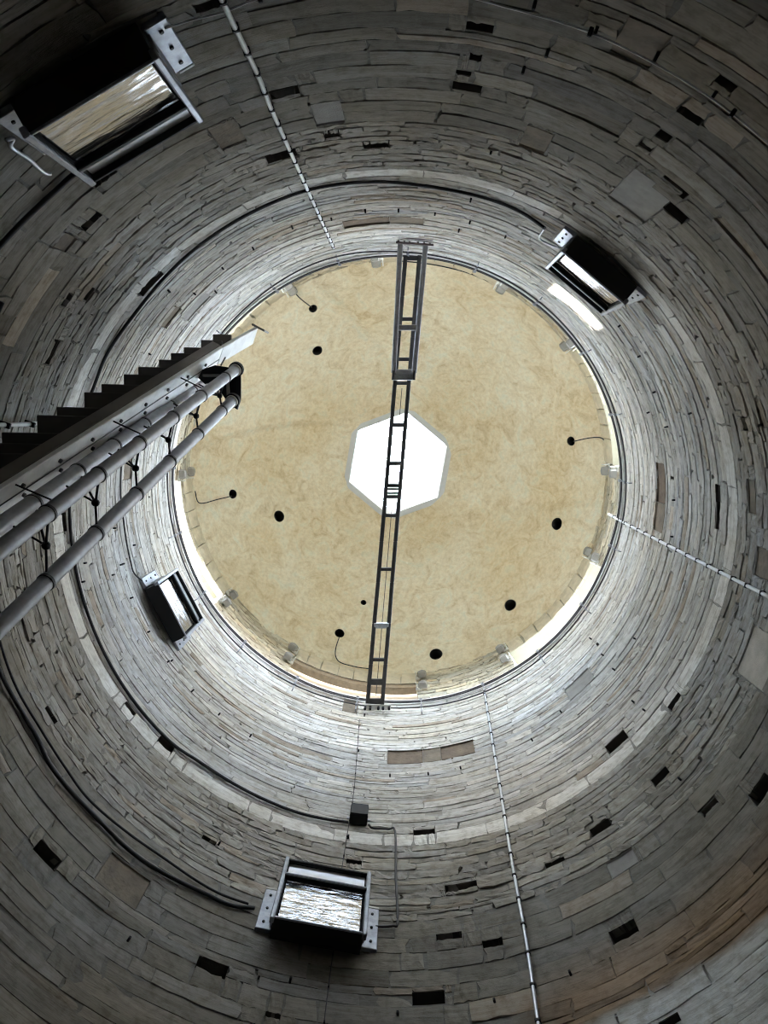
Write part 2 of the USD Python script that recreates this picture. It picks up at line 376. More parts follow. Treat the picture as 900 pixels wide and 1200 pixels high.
for zr0, zr1 in ROWS:
    cuts = [(o[0], o[1], max(o[2], zr0), min(o[3], zr1)) for o in OPEN if o[3] > zr0 + .004 and o[2] < zr1 - .004]
    light = 10.36 < zr0 < 10.62
    _, (l0, l1), rgh, opn = zone(zr0 + .01); thin = rng.random() < .3
    # runs of one height along the course, here and there split into two thin beds
    runs, a = [], TH0
    while a < TH0 + 360 - .01:
        b = min(TH0 + 360, a + rng.uniform(14, 60)); split = (zr1 - zr0 > .13 and rng.random() < (.18 if zr0 < 8.75 else .42) and not light)
        mid = zr0 + (zr1 - zr0) * rng.uniform(.38, .62)
        for q0, q1 in ([(zr0, mid), (mid, zr1)] if split else [(zr0, zr1)]): runs.append((a, b, q0, q1))
        a = b
    depth_a = TH0
    while depth_a < TH0 + 360 - .01:
        b = min(TH0 + 360, depth_a + rng.uniform(5, 22)); BACK.append((depth_a, b, zr0, zr1, float(rng.choice([.0125, .019, .045], p=[.78 - .55*opn, .22 + .15*opn, .40*opn])))); depth_a = b
    for a, b, q0, q1 in runs:
        s = a
        while s < b - .05:
            lm = rng.uniform(l0, l1) * (1.3 if thin else 1.)
            e = min(b, s + math.degrees(lm / R))
            if b - e < 2.2: e = b
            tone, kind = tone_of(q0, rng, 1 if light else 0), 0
            proud = float(np.clip(rng.normal(0, .0022 + rgh * .7), -.010, .012))
            mine = [c for c in cuts if c[1] > s and c[0] < e and c[3] > q0 and c[2] < q1]
            pieces = [(x0, x1, q0, q1) for x0, x1 in subtract((s, e), [(c[0], c[1]) for c in mine])]
            for c in mine:
                x0, x1 = max(c[0], s), min(c[1], e)
                if c[2] - q0 > .045: pieces.append((x0, x1, q0, c[2]))
                if q1 - c[3] > .045: pieces.append((x0, x1, c[3], q1))
            for x0, x1, y0, y1 in pieces:
                if math.radians(x1 - x0) * R < .035: continue
                g = rng.choice([.002, .005, .013], p=[.70 - .35*opn, .28, .02 + .35*opn]); gt = math.degrees(rng.choice([.004, .008]) / R)
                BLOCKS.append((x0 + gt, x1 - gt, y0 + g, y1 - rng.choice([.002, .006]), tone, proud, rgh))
            s = e
built = []
for a0, a1, q0, q1, tone, proud, rgh in BLOCKS:
    v, f = stone_block(R, a0, a1, q0, q1, rng, proud=proud, rough=rgh)
    c = v.mean(0); q = (M.T @ (v[:18].T - CAM[:, None])); px = 450 + F*q[0]/q[2]; py = 600 + F*q[1]/q[2]
    inside = (px.mean() > 0) & (px.mean() < 900) & (py.mean() > 0) & (py.mean() < 1200)
    area = (px.max() - px.min()) * (py.max() - py.min()) * 0 + math.radians(a1 - a0) * R * (q1 - q0) / np.linalg.norm(c - CAM)**2
    built.append((area if inside else 0., v, f, tone))
built.sort(key=lambda t: -t[0])

wall = thing('wall_round', 'round grey limestone wall of the tower, coarse coursed stones with dark sockets', None, kind='structure')
# the mortar bed behind the stones, open where the sockets go in
V, Fc = [], []
def quad_patch(a0, a1, z0, z1, r_):
    n = max(1, int(math.ceil((a1 - a0) / 3.0))); t = np.radians(np.linspace(a0, a1, n + 1)); base = sum(len(x) for x in V)
    zw = wavy(np.degrees(t), z0)
    V.append(np.concatenate([np.stack([r_*np.cos(t), r_*np.sin(t), z0 - .02 + zw], 1), np.stack([r_*np.cos(t), r_*np.sin(t), z1 + .02 + zw], 1)]))
    i = np.arange(n); Fc.append(np.vstack([np.stack([base+i, base+n+1+i, base+i+1], 1), np.stack([base+i+1, base+n+1+i, base+n+2+i], 1)]))
for a0, a1, q0, q1, dep in BACK:
    cuts = [o for o in OPEN if o[1] > a0 and o[0] < a1 and o[3] > q0 + .004 and o[2] < q1 - .004]
    for x0, x1 in subtract((a0, a1), [(o[0], o[1]) for o in cuts]): quad_patch(x0, x1, q0, q1, R + dep)
    for o in cuts:
        x0, x1 = max(o[0], a0), min(o[1], a1)
        if o[2] - q0 > .02: quad_patch(x0, x1, q0, o[2] - .02, R + dep)
        if q1 - o[3] > .02: quad_patch(x0, x1, o[3] + .02, q1, R + dep)
m = (np.vstack(V), np.vstack(Fc))
obj('mortar_bed', m, 'mortar', wall, tone=on_stone(m[0], np.array([[1., .965, .90]]) * np.where(m[0][:, 2] < 8.75, .20, np.where(m[0][:, 2] < 10.4, .26, np.where(m[0][:, 2] < 13, .38, .46)))[:, None]))  # mortar darkened downwards too, following the falloff painted into the stones
m = sweep_ring([(4.0, 0), (5.0, 0), (5.0, Z_LOW + .02), (4.0, Z_LOW + .02)], 0, 360)
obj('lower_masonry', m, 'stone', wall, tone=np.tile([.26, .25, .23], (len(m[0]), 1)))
m = sweep_ring([(4.9, Z_LOW), (5.0, Z_LOW), (5.0, 15.1), (4.9, 15.1)], 0, 360)
obj('outer_face', m, 'stone', wall, tone=np.tile([.44, .42, .39], (len(m[0]), 1)))
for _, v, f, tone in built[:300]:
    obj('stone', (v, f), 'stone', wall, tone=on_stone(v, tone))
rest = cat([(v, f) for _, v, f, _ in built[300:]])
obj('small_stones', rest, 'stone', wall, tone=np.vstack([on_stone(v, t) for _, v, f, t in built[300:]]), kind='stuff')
for o in OPEN:
    a0, a1, q0, q1, nm, mt, dep = o
    n = max(1, int(math.ceil((a1 - a0) / 2.5))); t = np.radians(np.linspace(a0, a1, n + 1)); zw = wavy(np.degrees(t), q0)
    r0, r1 = R + .006, R + dep; vs = []
    rg = np.random.default_rng(int(a0 * 1000) % 99991); jag = rg.normal(0, .012, (2, n + 1)) * min(1, (q1 - q0) / .12)
    for r_, zz, k in ((r0, q0, 0), (r1, q0, 0), (r1, q1, 1), (r0, q1, 1)):
        vs.append(np.stack([r_*np.cos(t), r_*np.sin(t), zz + zw + jag[k] * (r_ == r1)], 1))
    v = np.vstack(vs); k = n + 1; f = []
    for s in range(3):
        for i in range(n):
            A, B, C, D = s*k+i, s*k+i+1, (s+1)*k+i+1, (s+1)*k+i; f += [(A, B, C), (A, C, D)]
    f += [(0, k, 2*k), (0, 2*k, 3*k), (n, 3*k+n, 2*k+n), (n, 2*k+n, k+n)]
    obj(nm, (v, np.array(f)), mt, wall)

# iron pegs driven into the joints all round
PEGS = [(642,60),(627,3),(700,32),(770,65),(839,108),(614,80),(576,176),(552,233),(428,246),(467,245),(388,255),(510,249),(551,259),(593,276),(538,269),(342,265),(197,340),(227,343),(260,313),
    (296,290),(252,341),(174,414),(227,441),(727,381),(750,417),(768,459),(761,483),(782,500),(810,484),(791,586),(789,629),(693,749),(745,749),(707,768),(720,785),(658,835),(743,823),
    (624,868),(420,881),(427,839),(540,901),(502,908),(457,910),(408,982),(131,674),(143,661),(98,660),(141,662),(156,639),(153,701),(173,741),(196,776),(133,619),(200,775),(225,810),(293,863),
    (756,833),(669,1142),(466,1190),(580,1175),(340,1150),(150,1102),(798,914),(256,838),(256,990),(892,498),(96,682)]
for x, y in PEGS:
    th, z, p = cyl(x, y)
    obj('iron_peg', bx(P(th, R - .012, z), (.022, .06, .03), frame_of(th), .004), 'black', wall)

# ---------------------------------------------------------------- ledge, drum with six windows, vault
m = sweep_ring([(3.985, 14.98), (4.02, 14.98), (5.0, 14.98), (5.0, 15.12), (3.965, 15.12), (3.965, 15.05)], 0, 360)
c = obj('trim_1', m, 'dressed', None); tags(c, 'pale dressed stone ledge running round the top of the wall', None, None, 'structure')
RD = 4.35
WIN = [(145.6, 179.5), (84.3, 119.3), (23.1, 57.1), (323.7, 356.6), (266.2, 297.2), (205.0, 238.9)]
SILL = [16.45, 17.10, 15.4, 15.4, 15.4, 15.4]  # first two raised, out of view, to hold back the sun
WN = ['left', 'bottom', 'lower right', 'right', 'top', 'upper left']
drum = thing('wall_drum', 'pale stone drum between ledge and vault, pierced by six wide windows', None, kind='structure')
edges = sorted(WIN); piers = [(edges[i][1], edges[(i + 1) % 6][0] + (360 if i == 5 else 0)) for i in range(6)]
core = []
for a0, a1 in piers: core.append(sweep_ring([(RD + .03, 15.1), (4.8, 15.1), (4.8, 18.45), (RD + .03, 18.45)], a0, a1))
m = cat(core); obj('pier_core', m, 'drum_stone', drum, tone=np.tile([.5, .48, .43], (len(m[0]), 1)))
dst = []
for a0, a1 in piers:
    z = 15.12
    while z < 17.6:
        h = min(float(rng.choice([.10, .14, .18])), 17.68 - z); s = a0
        while s < a1 - .05:
            e = min(a1, s + math.degrees(rng.uniform(.25, .8) / RD))
            if a1 - e < 2: e = a1
            w = rng.normal(0, .03); tone = np.clip(np.array([.60 + w, .565 + w*.4, .49 - w*.4]) * rng.normal(1, .13), .1, .8)
            v, f = stone_block(RD, s + .06, e - .06, z + .006, z + h - .003, rng, depth=.06, proud=float(rng.normal(0, .006)))
            dst.append((z, v, f, tone)); s = e
        z += h
dst.sort(key=lambda q: -q[0])
for _, v, f, tone in dst[:260]: obj('stone', (v, f), 'drum_stone', drum, tone=np.tile(tone, (len(v), 1)))
m = cat([(v, f) for _, v, f, _ in dst[260:]]); obj('small_stones', m, 'drum_stone', drum, tone=np.vstack([np.tile(t, (len(v), 1)) for _, v, f, t in dst[260:]]), kind='stuff')
for i, (a0, a1) in enumerate(WIN):
    seen_sky = i in (0, 1)
    w = thing(f'window_{i+1}', f'wide window opening in the drum on the {WN[i]} of the picture', None, kind='structure')
    zt = (17.62, 17.55, 17.08, 17.04, 17.04, 17.04)[i]
    m = sweep_ring([(RD, 17.0), (4.70, zt), (4.8, zt), (4.8, 18.45), (RD + .04, 18.45), (RD + .04, 17.05)], a0, a1)
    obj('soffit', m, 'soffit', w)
    m = sweep_ring([(4.62, 15.12), (4.8, 15.12), (4.8, SILL[i]), (4.62, SILL[i])], a0, a1); obj('sill', m, 'dressed', w)
    if i == 0: obj('sun_blocker', sweep_ring([(4.62, 16.45), (4.8, 16.45), (4.8, 17.3), (4.62, 17.3)], 157, a1), 'dressed', w)  # unseen block added to trim the sun patch at this end
    s = a0
    while s < a1 - .1:
        e = min(a1, s + 4.6 + rng.uniform(-.9, .9))
        if a1 - e < 2: e = a1
        v, f = stone_block(RD - .004, s + .12, e - .12, 17.012, 17.66, rng, depth=.05, rough=.004, proud=float(rng.normal(.004, .005)))
        obj('voussoir', (v, f), 'voussoir', w); s = e
    if i == 1:
        obj('wooden_beam', sweep_ring([(4.37, 16.84), (4.52, 16.84), (4.52, 17.2), (4.37, 17.02)], a0 + .2, a1 - .2), 'wood', w)

HEXR = 1.31
hex_az = [math.degrees(math.atan2(y - 543, x - 468.4)) % 360 for x, y in ((478.3,482.5),(528.3,523.3),(515,583.3),(464,602),(408.3,562),(420,501.7))]
HEX0 = float(np.mean([(a - 60 * k) % 360 if (a - 60 * k) % 360 < 300 else (a - 60 * k) % 360 - 360 for k, a in enumerate(hex_az)]))
def hex_r(th):
    d = (th - HEX0) % 60 - 30; return HEXR * math.cos(PI / 6) / np.cos(np.radians(d))
ZS, RISE = 17.65, 3.15
def vault_z(r):
    t = np.clip((RD - r) / (RD - 1.2), -.1, 1.1); return ZS + RISE * (1 - np.sign(1 - t) * np.abs(1 - t)**1.75)
nth, nr = 240, 26; SK = 34.
ui = np.linspace(0, 1, nr); ti = np.arange(nth) / nth * 360
TT, UU = np.meshgrid(ti, ui, indexing='ij'); TH = TT + SK * (1 - UU)**1.2
RR = hex_r(TH) * (1 - UU) + 4.42 * UU
saw = ((TT - 7) % 60) / 60
ZZ = vault_z(RR) + .17 * (saw - .5) * UU**1.3 + .02 * (fbm(np.stack([RR*np.cos(np.radians(TH)), RR*np.sin(np.radians(TH)), RR*0], -1) * 1.2, 3, 5) - .5)
low = np.stack([RR*np.cos(np.radians(TH)), RR*np.sin(np.radians(TH)), ZZ], -1); up = low.copy(); up[..., 2] += .75
v = np.vstack([low.reshape(-1, 3), up.reshape(-1, 3)]); n0 = nth * nr; f = []
for i in range(nth):
    j = (i + 1) % nth
    for k in range(nr - 1):
        a, b, c, d = i*nr+k, j*nr+k, j*nr+k+1, i*nr+k+1
        f += [(a, b, c), (a, c, d), (n0+a, n0+c, n0+b), (n0+a, n0+d, n0+c)]
    for k, fl in ((0, 0), (nr - 1, 1)):
        a, b = i*nr+k, j*nr+k
        f += [(a, n0+b, b), (a, n0+a, n0+b)] if not fl else [(a, b, n0+b), (a, n0+b, n0+a)]
f = np.array(f)
if trimesh.Trimesh(v, f, process=False).volume < 0: f = f[:, ::-1]
shell = manifold3d.Manifold(manifold3d.Mesh(v.astype(np.float32), f.astype(np.uint32)))
def on_vault(px, py):
    z_ = 18.5
    for _ in range(40):
        p = at_z(px, py, z_); z_ = .5 * z_ + .5 * float(vault_z(min(math.hypot(p[0], p[1]), 4.5)))
    return at_z(px, py, z_)
POTS = [(372,411,6),(367,362,5),(669,517,5.5),(653,614,7.5),(598,709,7.5),(511,767,8),(426,706,3.6),(398,742,6),(327,605,7),(273,579,5.5)]
pots = []
for x, y, rp in POTS:
    p = on_vault(x, y); rad = rp / F * (p[2] - CAM[2]); r_ = math.hypot(p[0], p[1]); e = .05
    sl = float(vault_z(r_ + e) - vault_z(r_ - e)) / (2 * e); nrm = np.array([-sl * p[0]/r_, -sl * p[1]/r_, 1.]); nrm /= np.linalg.norm(nrm)
    nrm = nrm * .5 + ray(x, y) / np.linalg.norm(ray(x, y)) * .5; nrm /= np.linalg.norm(nrm)
    pots.append((p, nrm, rad))
    v, f = cylinder(p - nrm * .25, p + nrm * .5, rad, 22)
    hole = trimesh.Trimesh(v, f, process=True); f = hole.faces if hole.volume > 0 else hole.faces[:, ::-1]
    shell = shell - manifold3d.Manifold(manifold3d.Mesh(np.array(hole.vertices, np.float32), np.array(f, np.uint32)))
ceil = thing('ceiling', 'ochre plastered vault with a six-sided opening and dark round pot holes', None, kind='structure')
obj('plaster', shell, 'plaster', ceil, smooth=25)
for (p, nrm, rad) in pots:
    prof_r, k = rad * .985, 20; a = np.cross(nrm, [0, 0, 1.]); a = a / np.linalg.norm(a); b = np.cross(nrm, a); ph = np.arange(k) / k * 2 * PI
    ring = np.cos(ph)[:, None] * a + np.sin(ph)[:, None] * b
    v = np.vstack([p + nrm * .03 + ring * prof_r, p + nrm * .30 + ring * prof_r, p + nrm * .44 + ring * prof_r * .6, p + nrm * .46]); f = []
    for i in range(k):
        j = (i + 1) % k
        for s in (0, 1): f += [(s*k+i, s*k+j, (s+1)*k+j), (s*k+i, (s+1)*k+j, (s+1)*k+i)]
        f.append((2*k+i, 2*k+j, 3*k))
    obj('clay_pot', (v, np.array(f)), 'pot_shade', ceil, smooth=40)
# the six-sided skylight over the opening
sky_w = thing('window_7', 'six-sided skylight at the crown of the vault, blown out white', None, kind='structure')
hv = np.array([[math.cos(math.radians(HEX0 + 60*k)), math.sin(math.radians(HEX0 + 60*k))] for k in range(6)])
ztop = float(vault_z(1.2))
def hexring(r0, r1, z0, z1):
    v = np.vstack([np.c_[hv*r0, np.full(6, z0)], np.c_[hv*r1, np.full(6, z0)], np.c_[hv*r1, np.full(6, z1)], np.c_[hv*r0, np.full(6, z1)]]); f = []
    for s in range(4):
        t = (s + 1) % 4
        for i in range(6):
            j = (i + 1) % 6; f += [(s*6+i, t*6+i, t*6+j), (s*6+i, t*6+j, s*6+j)]
    return v, np.array(f)[:, ::-1]
obj('curb', hexring(HEXR + .0, HEXR + .16, ztop - .02, ztop + 1.0), 'curb', sky_w)
obj('frame', hexring(HEXR - .0, HEXR + .16, ztop + 1.0, ztop + 1.07), 'curb', sky_w)
v = np.vstack([np.c_[hv * (HEXR + .1), np.full(6, ztop + 1.08)], np.c_[hv * (HEXR + .1), np.full(6, ztop + 1.092)]])
f = [(0, i + 1, i) for i in range(1, 5)] + [(6, 6 + i, 7 + i) for i in range(1, 5)] + [q for i in range(6) for q in ((i, (i+1) % 6, 6 + (i+1) % 6), (i, 6 + (i+1) % 6, 6 + i))]
obj('pane', (v, np.array(f)), 'glass', sky_w)

fl = obj('floor', cat([bx((0, 0, -.1), (8.4, 8.4, .2)), bx((0, 0, -.02), (7.2, 7.2, .05))]), 'floor_stone'); tags(fl, 'worn stone floor of the tower', None, None, 'structure')
gr = obj('ground', sweep_ring([(5.02, -.3), (400, -.3), (400, -.05), (5.02, -.05)], 0, 360, 6), 'ground'); tags(gr, 'dry ground outside the tower', None, None, 'structure')

# ---------------------------------------------------------------- reflector floodlights on the wall
def box_light():
    W, H, D = .94, .98, .22      # local: x along the wall, y inwards (0 = wall), z up
    t = thing('reflector_floodlight', LAMPS[0][2], 'floodlight', rot=None, origin=(0, 0, 0))
    y0, y1 = .06, .06 + D
    # black body: back, bottom, top and sides of an open tray
    obj('housing', cat([bx((0, y0, 0), (W - .04, .02, H - .02)), bx((0, (y0+y1)/2, -H/2 + .012), (W - .04, D, .024), None, .006), bx((0, (y0+y1)/2, H/2 - .012), (W - .04, D, .024), None, .006)] +
                       [bx((s * (W/2 - .03), (y0+y1)/2, 0), (.022, D, H - .02)) for s in (-1, 1)]), 'black', t)
    for s in (-1, 1): obj('side_rail', bx((s * (W/2 - .012), y1 - .01, .0), (.045, .07, H + .05), None, .008), 'lamp_frame', t)
    obj('top_rail', bx((0, y1, H/2 - .012), (W - .06, .035, .03), None, .006), 'black', t)
    obj('bottom_rail', bx((0, y1, -H/2 + .012), (W - .06, .03, .02), None, .006), 'lamp_frame', t)
    obj('cross_rail', bx((0, y1 + .005, .185), (W - .06, .05, .035), None, .008), 'black', t)
    obj('cross_trim', bx((0, y1 + .015, .215), (W - .06, .03, .02), None, .005), 'lamp_frame', t)
    # crumpled reflector sheet below, smooth reflector above
    nx, nz = 40, 26; xs = np.linspace(-W/2 + .05, W/2 - .05, nx); zs = np.linspace(-H/2 + .02, .175, nz); X, Z = np.meshgrid(xs, zs, indexing='ij')
    q = np.stack([X * 3.0, Z * 0 + 2, Z * 22], -1)
    Y = y1 - .03 + .010 * (fbm(q, 3, 3) - .5) + .006 * (noise(np.stack([X*9, Z*60, X*0], -1), 8) - .5)
    v = np.stack([X, Y, Z], -1).reshape(-1, 3); vb = v.copy(); vb[:, 1] = y1 - .05; n = len(v)
    i = np.arange(nx * nz).reshape(nx, nz); a, b, c, d = i[:-1, :-1].ravel(), i[1:, :-1].ravel(), i[1:, 1:].ravel(), i[:-1, 1:].ravel()
    f = np.vstack([np.stack([a, c, b], 1), np.stack([a, d, c], 1)])
    loop = np.concatenate([i[:, 0], i[-1, 1:], i[-2::-1, -1], i[0, -2:0:-1]]); k = len(loop); j = np.arange(k); jn = (j + 1) % k
    f2 = np.vstack([np.stack([loop[j], loop[jn], n + loop[jn]], 1), np.stack([loop[j], n + loop[jn], n + loop[j]], 1)])
    obj('foil_reflector', (np.vstack([v, vb]), np.vstack([f, f2])), 'foil', t, smooth=True, label='crumpled silver reflector sheet')
    xs = np.linspace(0, 1, 12); prof = np.array([(y1 - .03 - .010 * math.sin(PI * s)**1.0, .225 + .25 * s) for s in xs]); v, f = [], []
    for k, (yy, zz) in enumerate(prof):
        v += [(-W/2 + .05, yy, zz), (W/2 - .05, yy, zz)]
        if k: f += [(2*k-2, 2*k, 2*k+1), (2*k-2, 2*k+1, 2*k-1)]
    obj('trough_reflector', (np.array(v), np.array(f)), 'mirror', t, smooth=True, label='smooth narrow trough reflector')
    for s in (-1, 1):
        br = obj('wall_bracket', cat([bx((s * (W/2 + .07), .025, -.05), (.16, .05, .62), None, .006), bx((s * (W/2 + .0), .09, -.05), (.02, .16, .5), None, .004)]), 'lamp_frame', t)
        for zz in (-.26, -.05, .16):
            o = obj('bolt', cylinder(np.array([s * (W/2 + .08), .045, zz]), np.array([s * (W/2 + .08), .062, zz]), .014, 8), 'black', br)
        obj('wood_shim', bx((s * (W/2 + .09), .03, .28), (.12, .045, .03), None, .004), 'lamp_white', t)
    return t
LAMPS = [(241.8, 6.86, 'large reflector floodlight high at the top left of the picture, its foil rippled and warm'),
         (308.9, 11.08, 'reflector floodlight seen from below beside the bright patch on the upper right wall'),
         (154.1, 13.10, 'reflector floodlight on the left wall below the pipes, tilted close under the ledge'),
         (100.4, 8.86, 'reflector floodlight on the lower wall under the small black junction box')]
first = box_light()
def mat_op(p, R3, o):
    UsdGeom.Xformable(p).GetOrderedXformOps()[0].Set(Gf.Matrix4d(*R3[0], 0, *R3[1], 0, *R3[2], 0, *map(float, o), 1))
for k, (th, z, lab) in enumerate(LAMPS):
    p = first if k == 0 else copy_of(first, 'reflector_floodlight', lab, (0, 0, 0))
    fr = frame_of(th); fr = np.array([-fr[0], fr[1], fr[2]])
    mat_op(p, fr, P(th, 3.965, z)); tags(p, lab, 'floodlight', 'reflector floodlights round the wall')

# ---------------------------------------------------------------- pairs of small lamps at the window jambs
def small_lamp():
    t = thing('spot_lamp', 'x', 'lamp')
    # local: x along the wall away from the window, y inwards, z up
    pts = [(-.09, .0), (-.05, -.10), (.09, -.10), (.11, .02), (.02, .10)]
    pr = np.array(pts); v = np.vstack([np.c_[pr[:, 0], np.full(5, .05), pr[:, 1]], np.c_[pr[:, 0] * .92, np.full(5, .15), pr[:, 1] * .92]])
    h = trimesh.convex.convex_hull(v); obj('body', h, 'lamp_grey', t)
    obj('face', trimesh.convex.convex_hull(np.vstack([np.c_[pr[:, 0] * .8, np.full(5, .15), pr[:, 1] * .8], np.c_[pr[:, 0] * .78, np.full(5, .165), pr[:, 1] * .78]])), 'lamp_grey', t)
    obj('yoke', cat([bx((-.12, .08, 0), (.02, .15, .05), None, .004), bx((-.08, .015, 0), (.12, .03, .10), None, .004), bx((.0, .05, .11), (.20, .03, .02), None, .004)]), 'lamp_white', t)
    return t
first = None; k = 0
for i, (a0, a1) in enumerate(WIN):
    for end, ang, sg in (('anticlockwise', a0, -1), ('clockwise', a1, 1)):
        for lev, z in (('upper', 17.25), ('lower', 16.62)):
            if i == 5 and end == 'anticlockwise': continue
            lab = f'{lev} grey spot lamp at the {end} end of the {WN[i]} window'.replace('anticlockwise end', 'left-hand end' if 0 else 'anticlockwise end')
            th = ang + sg * 1.6; fr = frame_of(th); fr = np.array([fr[0] * sg, fr[1], fr[2]])
            if sg < 0: fr = np.array([frame_of(th)[0] * -1, fr[1], fr[2]])
            if first is None: first = p = small_lamp(); 
            else: p = copy_of(first, 'spot_lamp', lab, (0, 0, 0))
            mat_op(p, fr, P(th, RD - .005, z)); tags(p, lab, 'lamp', 'spot lamps beside the drum windows')

# ---------------------------------------------------------------- cables, conduits, pegged wires on the wall
def wall_run(pix, off=.03, extra=None):
    """points on the wall under a line seen in the photograph"""
    out = []
    for x, y in pix:
        th, z, p = cyl(x, y, R); out.append((th, z))
    return out
def ring_path(tz, r_, n=10):
    tz = np.array(tz, float); tz[:, 0] = np.degrees(np.unwrap(np.radians(tz[:, 0])))
    q = smooth_path(np.c_[tz, np.zeros(len(tz))], n); return np.array([P(a, r_, z) for a, z, _ in q])
def cable(label, tz, r, off=.03, mt='cable', name='cable'):
    pth = ring_path(tz, R - off)
    return single(name, tube(pth, r, 7), mt, label, 'cable', smooth=True)
A_run = wall_run([(640,265),(600,240),(513,217),(443,210),(367,218),(300,243),(220,295),(160,360),(123,413),(107,453)]) + [(196, 10.8), (186, 10.79)] + wall_run([(82,640),(97,710),(127,780),(160,830),(200,873),(237,898),(300,935),(350,955),(408,966)])
cable('long black cable ringing the wall from the right floodlight round to the junction box', A_run, .020)
cable('thick black cable along the lower left wall into the lower floodlight', [(215, 8.1), (190, 8.45), (170, 8.58)] + wall_run([(33,853),(57,900),(110,960),(160,1007),(233,1047),(267,1063),(297,1067)]), .021)
cable('thin black cable just above the thick one on the lower left wall', [(190, 8.8), (172, 8.82)] + wall_run([(13,800),(43,853),(73,900),(100,937),(150,980),(193,1010),(250,1047),(290,1062)]), .013)
cable('thick dark cable leaving the upper left floodlight down the wall', wall_run([(92,197),(82,202),(60,222),(30,250),(0,281),(-25,310)]), .022)
cable('thin cable dropping behind the pipes to the left floodlight', wall_run([(140,545),(139,580),(142,605),(150,655),(155,672),(168,684)]), .012)
cable('thin cable from the junction box down to the lower floodlight', wall_run([(432,969),(437,973),(455,974),(463,977),(464,1030),(466,1082),(460,1088),(440,1089)]), .014, mt='wire')
cable('short silver hook of flex hanging beside the upper left floodlight', wall_run([(4,160),(12,158),(10,168),(30,182),(48,198),(56,200)]), .014, mt='galvanised')
cable('short loop of wire at the left end of the right floodlight', wall_run([(640,264),(634,277),(650,286),(657,288)]), .012, mt='galvanised')
def pegged(label, pix, r, mt, name, cat_, step, off=.045, clip=.03, own=None, clipmat='black'):
    tz = own or wall_run(pix); pth = ring_path(tz, R - off, 14)
    t = thing(name, label, cat_)
    obj('run', tube(pth, r, 8), mt, t, smooth=True)
    d = np.r_[0, np.cumsum(np.linalg.norm(np.diff(pth, axis=0), axis=1))]; s = step * .6
    while s < d[-1]:
        q = np.array([np.interp(s, d, pth[:, c]) for c in range(3)]); th = math.degrees(math.atan2(q[1], q[0]))
        a = np.array([np.interp(min(s + .02, d[-1]), d, pth[:, c]) for c in range(3)]) - q; a /= np.linalg.norm(a) + 1e-9
        fr = frame_of(th); ax = np.array([np.cross(fr[1], a), fr[1], a])
        obj('clip', bx(q - fr[1] * .005, (r * 2 + clip * .35, off + .012, .028), ax, .004), clipmat, t); s += step
    return t
pegged('silver conduit climbing the upper left wall to the ledge', [(250,-30),(262,0),(300,80),(317,123),(357,213),(390,287)], .020, 'white_pvc', 'conduit', 'conduit', .34)
pegged('silver conduit running up the right wall to the ledge', [(930,713),(900,697),(840,667),(787,640),(740,616),(716,603)], .022, 'white_pvc', 'conduit', 'conduit', .36)
pegged('grey conduit rising up the lower wall right of centre', [(637,1230),(632,1200),(617,1100),(600,1005),(583,900),(573,840),(569,815)], .018, 'galvanised', 'conduit', 'conduit', .40)
pegged('thin pegged wire dropping past the lower floodlight', [(378,1230),(380,1197),(395,1077),(400,1023),(413,940),(417,900),(421,845)], .005, 'wire', 'wire', 'wire', .42, off=.30 if 0 else .03, clip=.012)
pegged('fine bright wire strung round the wall along the top of the picture', None, .007, 'white_pvc', 'wire', 'wire', 1.05, own=wall_run([(190,25),(225,14),(262,5),(300,-10),(400,-28),(500,-22),(560,-10),(612,4),(700,32),(770,66),(840,109),(900,157),(930,185)]), clip=.03)
# stub of light conduit at the left, with its hanger
t = pegged('short pale conduit stub on a hanger at the left edge beside the stair', None, .022, 'white_pvc', 'conduit', 'conduit', .5, own=wall_run([(-25,494),(0,494),(30,493),(50,492),(60,497)]), off=.10)
# rings at the ledge
RING = 0
for lab, z, r, off in (('lower dark cable ring just under the ledge', 14.66, .013, .06), ('upper of the cable rings under the ledge', 15.02, .012, .05), ('middle of the cable rings under the ledge', 14.955, .012, .05)):
    if z == 14.66:
        tz = [(a, 14.66 + .03 * math.sin(a * .1) - (.32 * math.exp(-((a - 254) / 16)**2))) for a in range(214, 214 + 350, 5)]
    else: tz = [(a, z + .012 * math.sin(a * .17)) for a in range(200, 552, 5)]
    cable(lab, tz, r, off, 'wire', 'ring_cable')
WORDS = ['twelve', 'one', 'two', 'three', 'four', 'five', 'six', 'seven', 'eight', 'nine', 'ten', 'eleven']
for i, th in enumerate(range(205, 560, 17)):
    hh = round(((th - 270) % 360) / 15) % 24; lab_b = f'small metal cable bracket under the ledge at {"half past " if hh % 2 else ""}{WORDS[hh // 2]} on the clock face'
    fr = frame_of(th); o = P(th, R, 14.75)
    t_ = thing('cable_bracket', lab_b, 'bracket', o, 'cable brackets under the ledge') if i == 0 else None
    if i == 0:
        br0 = t_
        obj('strap', cat([bx((0, -.0 + .055, 0), (.018, .012, .56)), bx((0, .03, -.26), (.018, .06, .02)), bx((0, .03, .26), (.018, .06, .02))]), 'grey_steel', t_)
        for zz in (-.09, .20, .27): obj('clamp', bx((0, .07, zz), (.05, .04, .03), None, .004), 'grey_steel', t_)
    else: t_ = copy_of(br0, 'cable_bracket', lab_b, o)
    mat_op(t_, np.array([-fr[0], fr[1], fr[2]]), o)

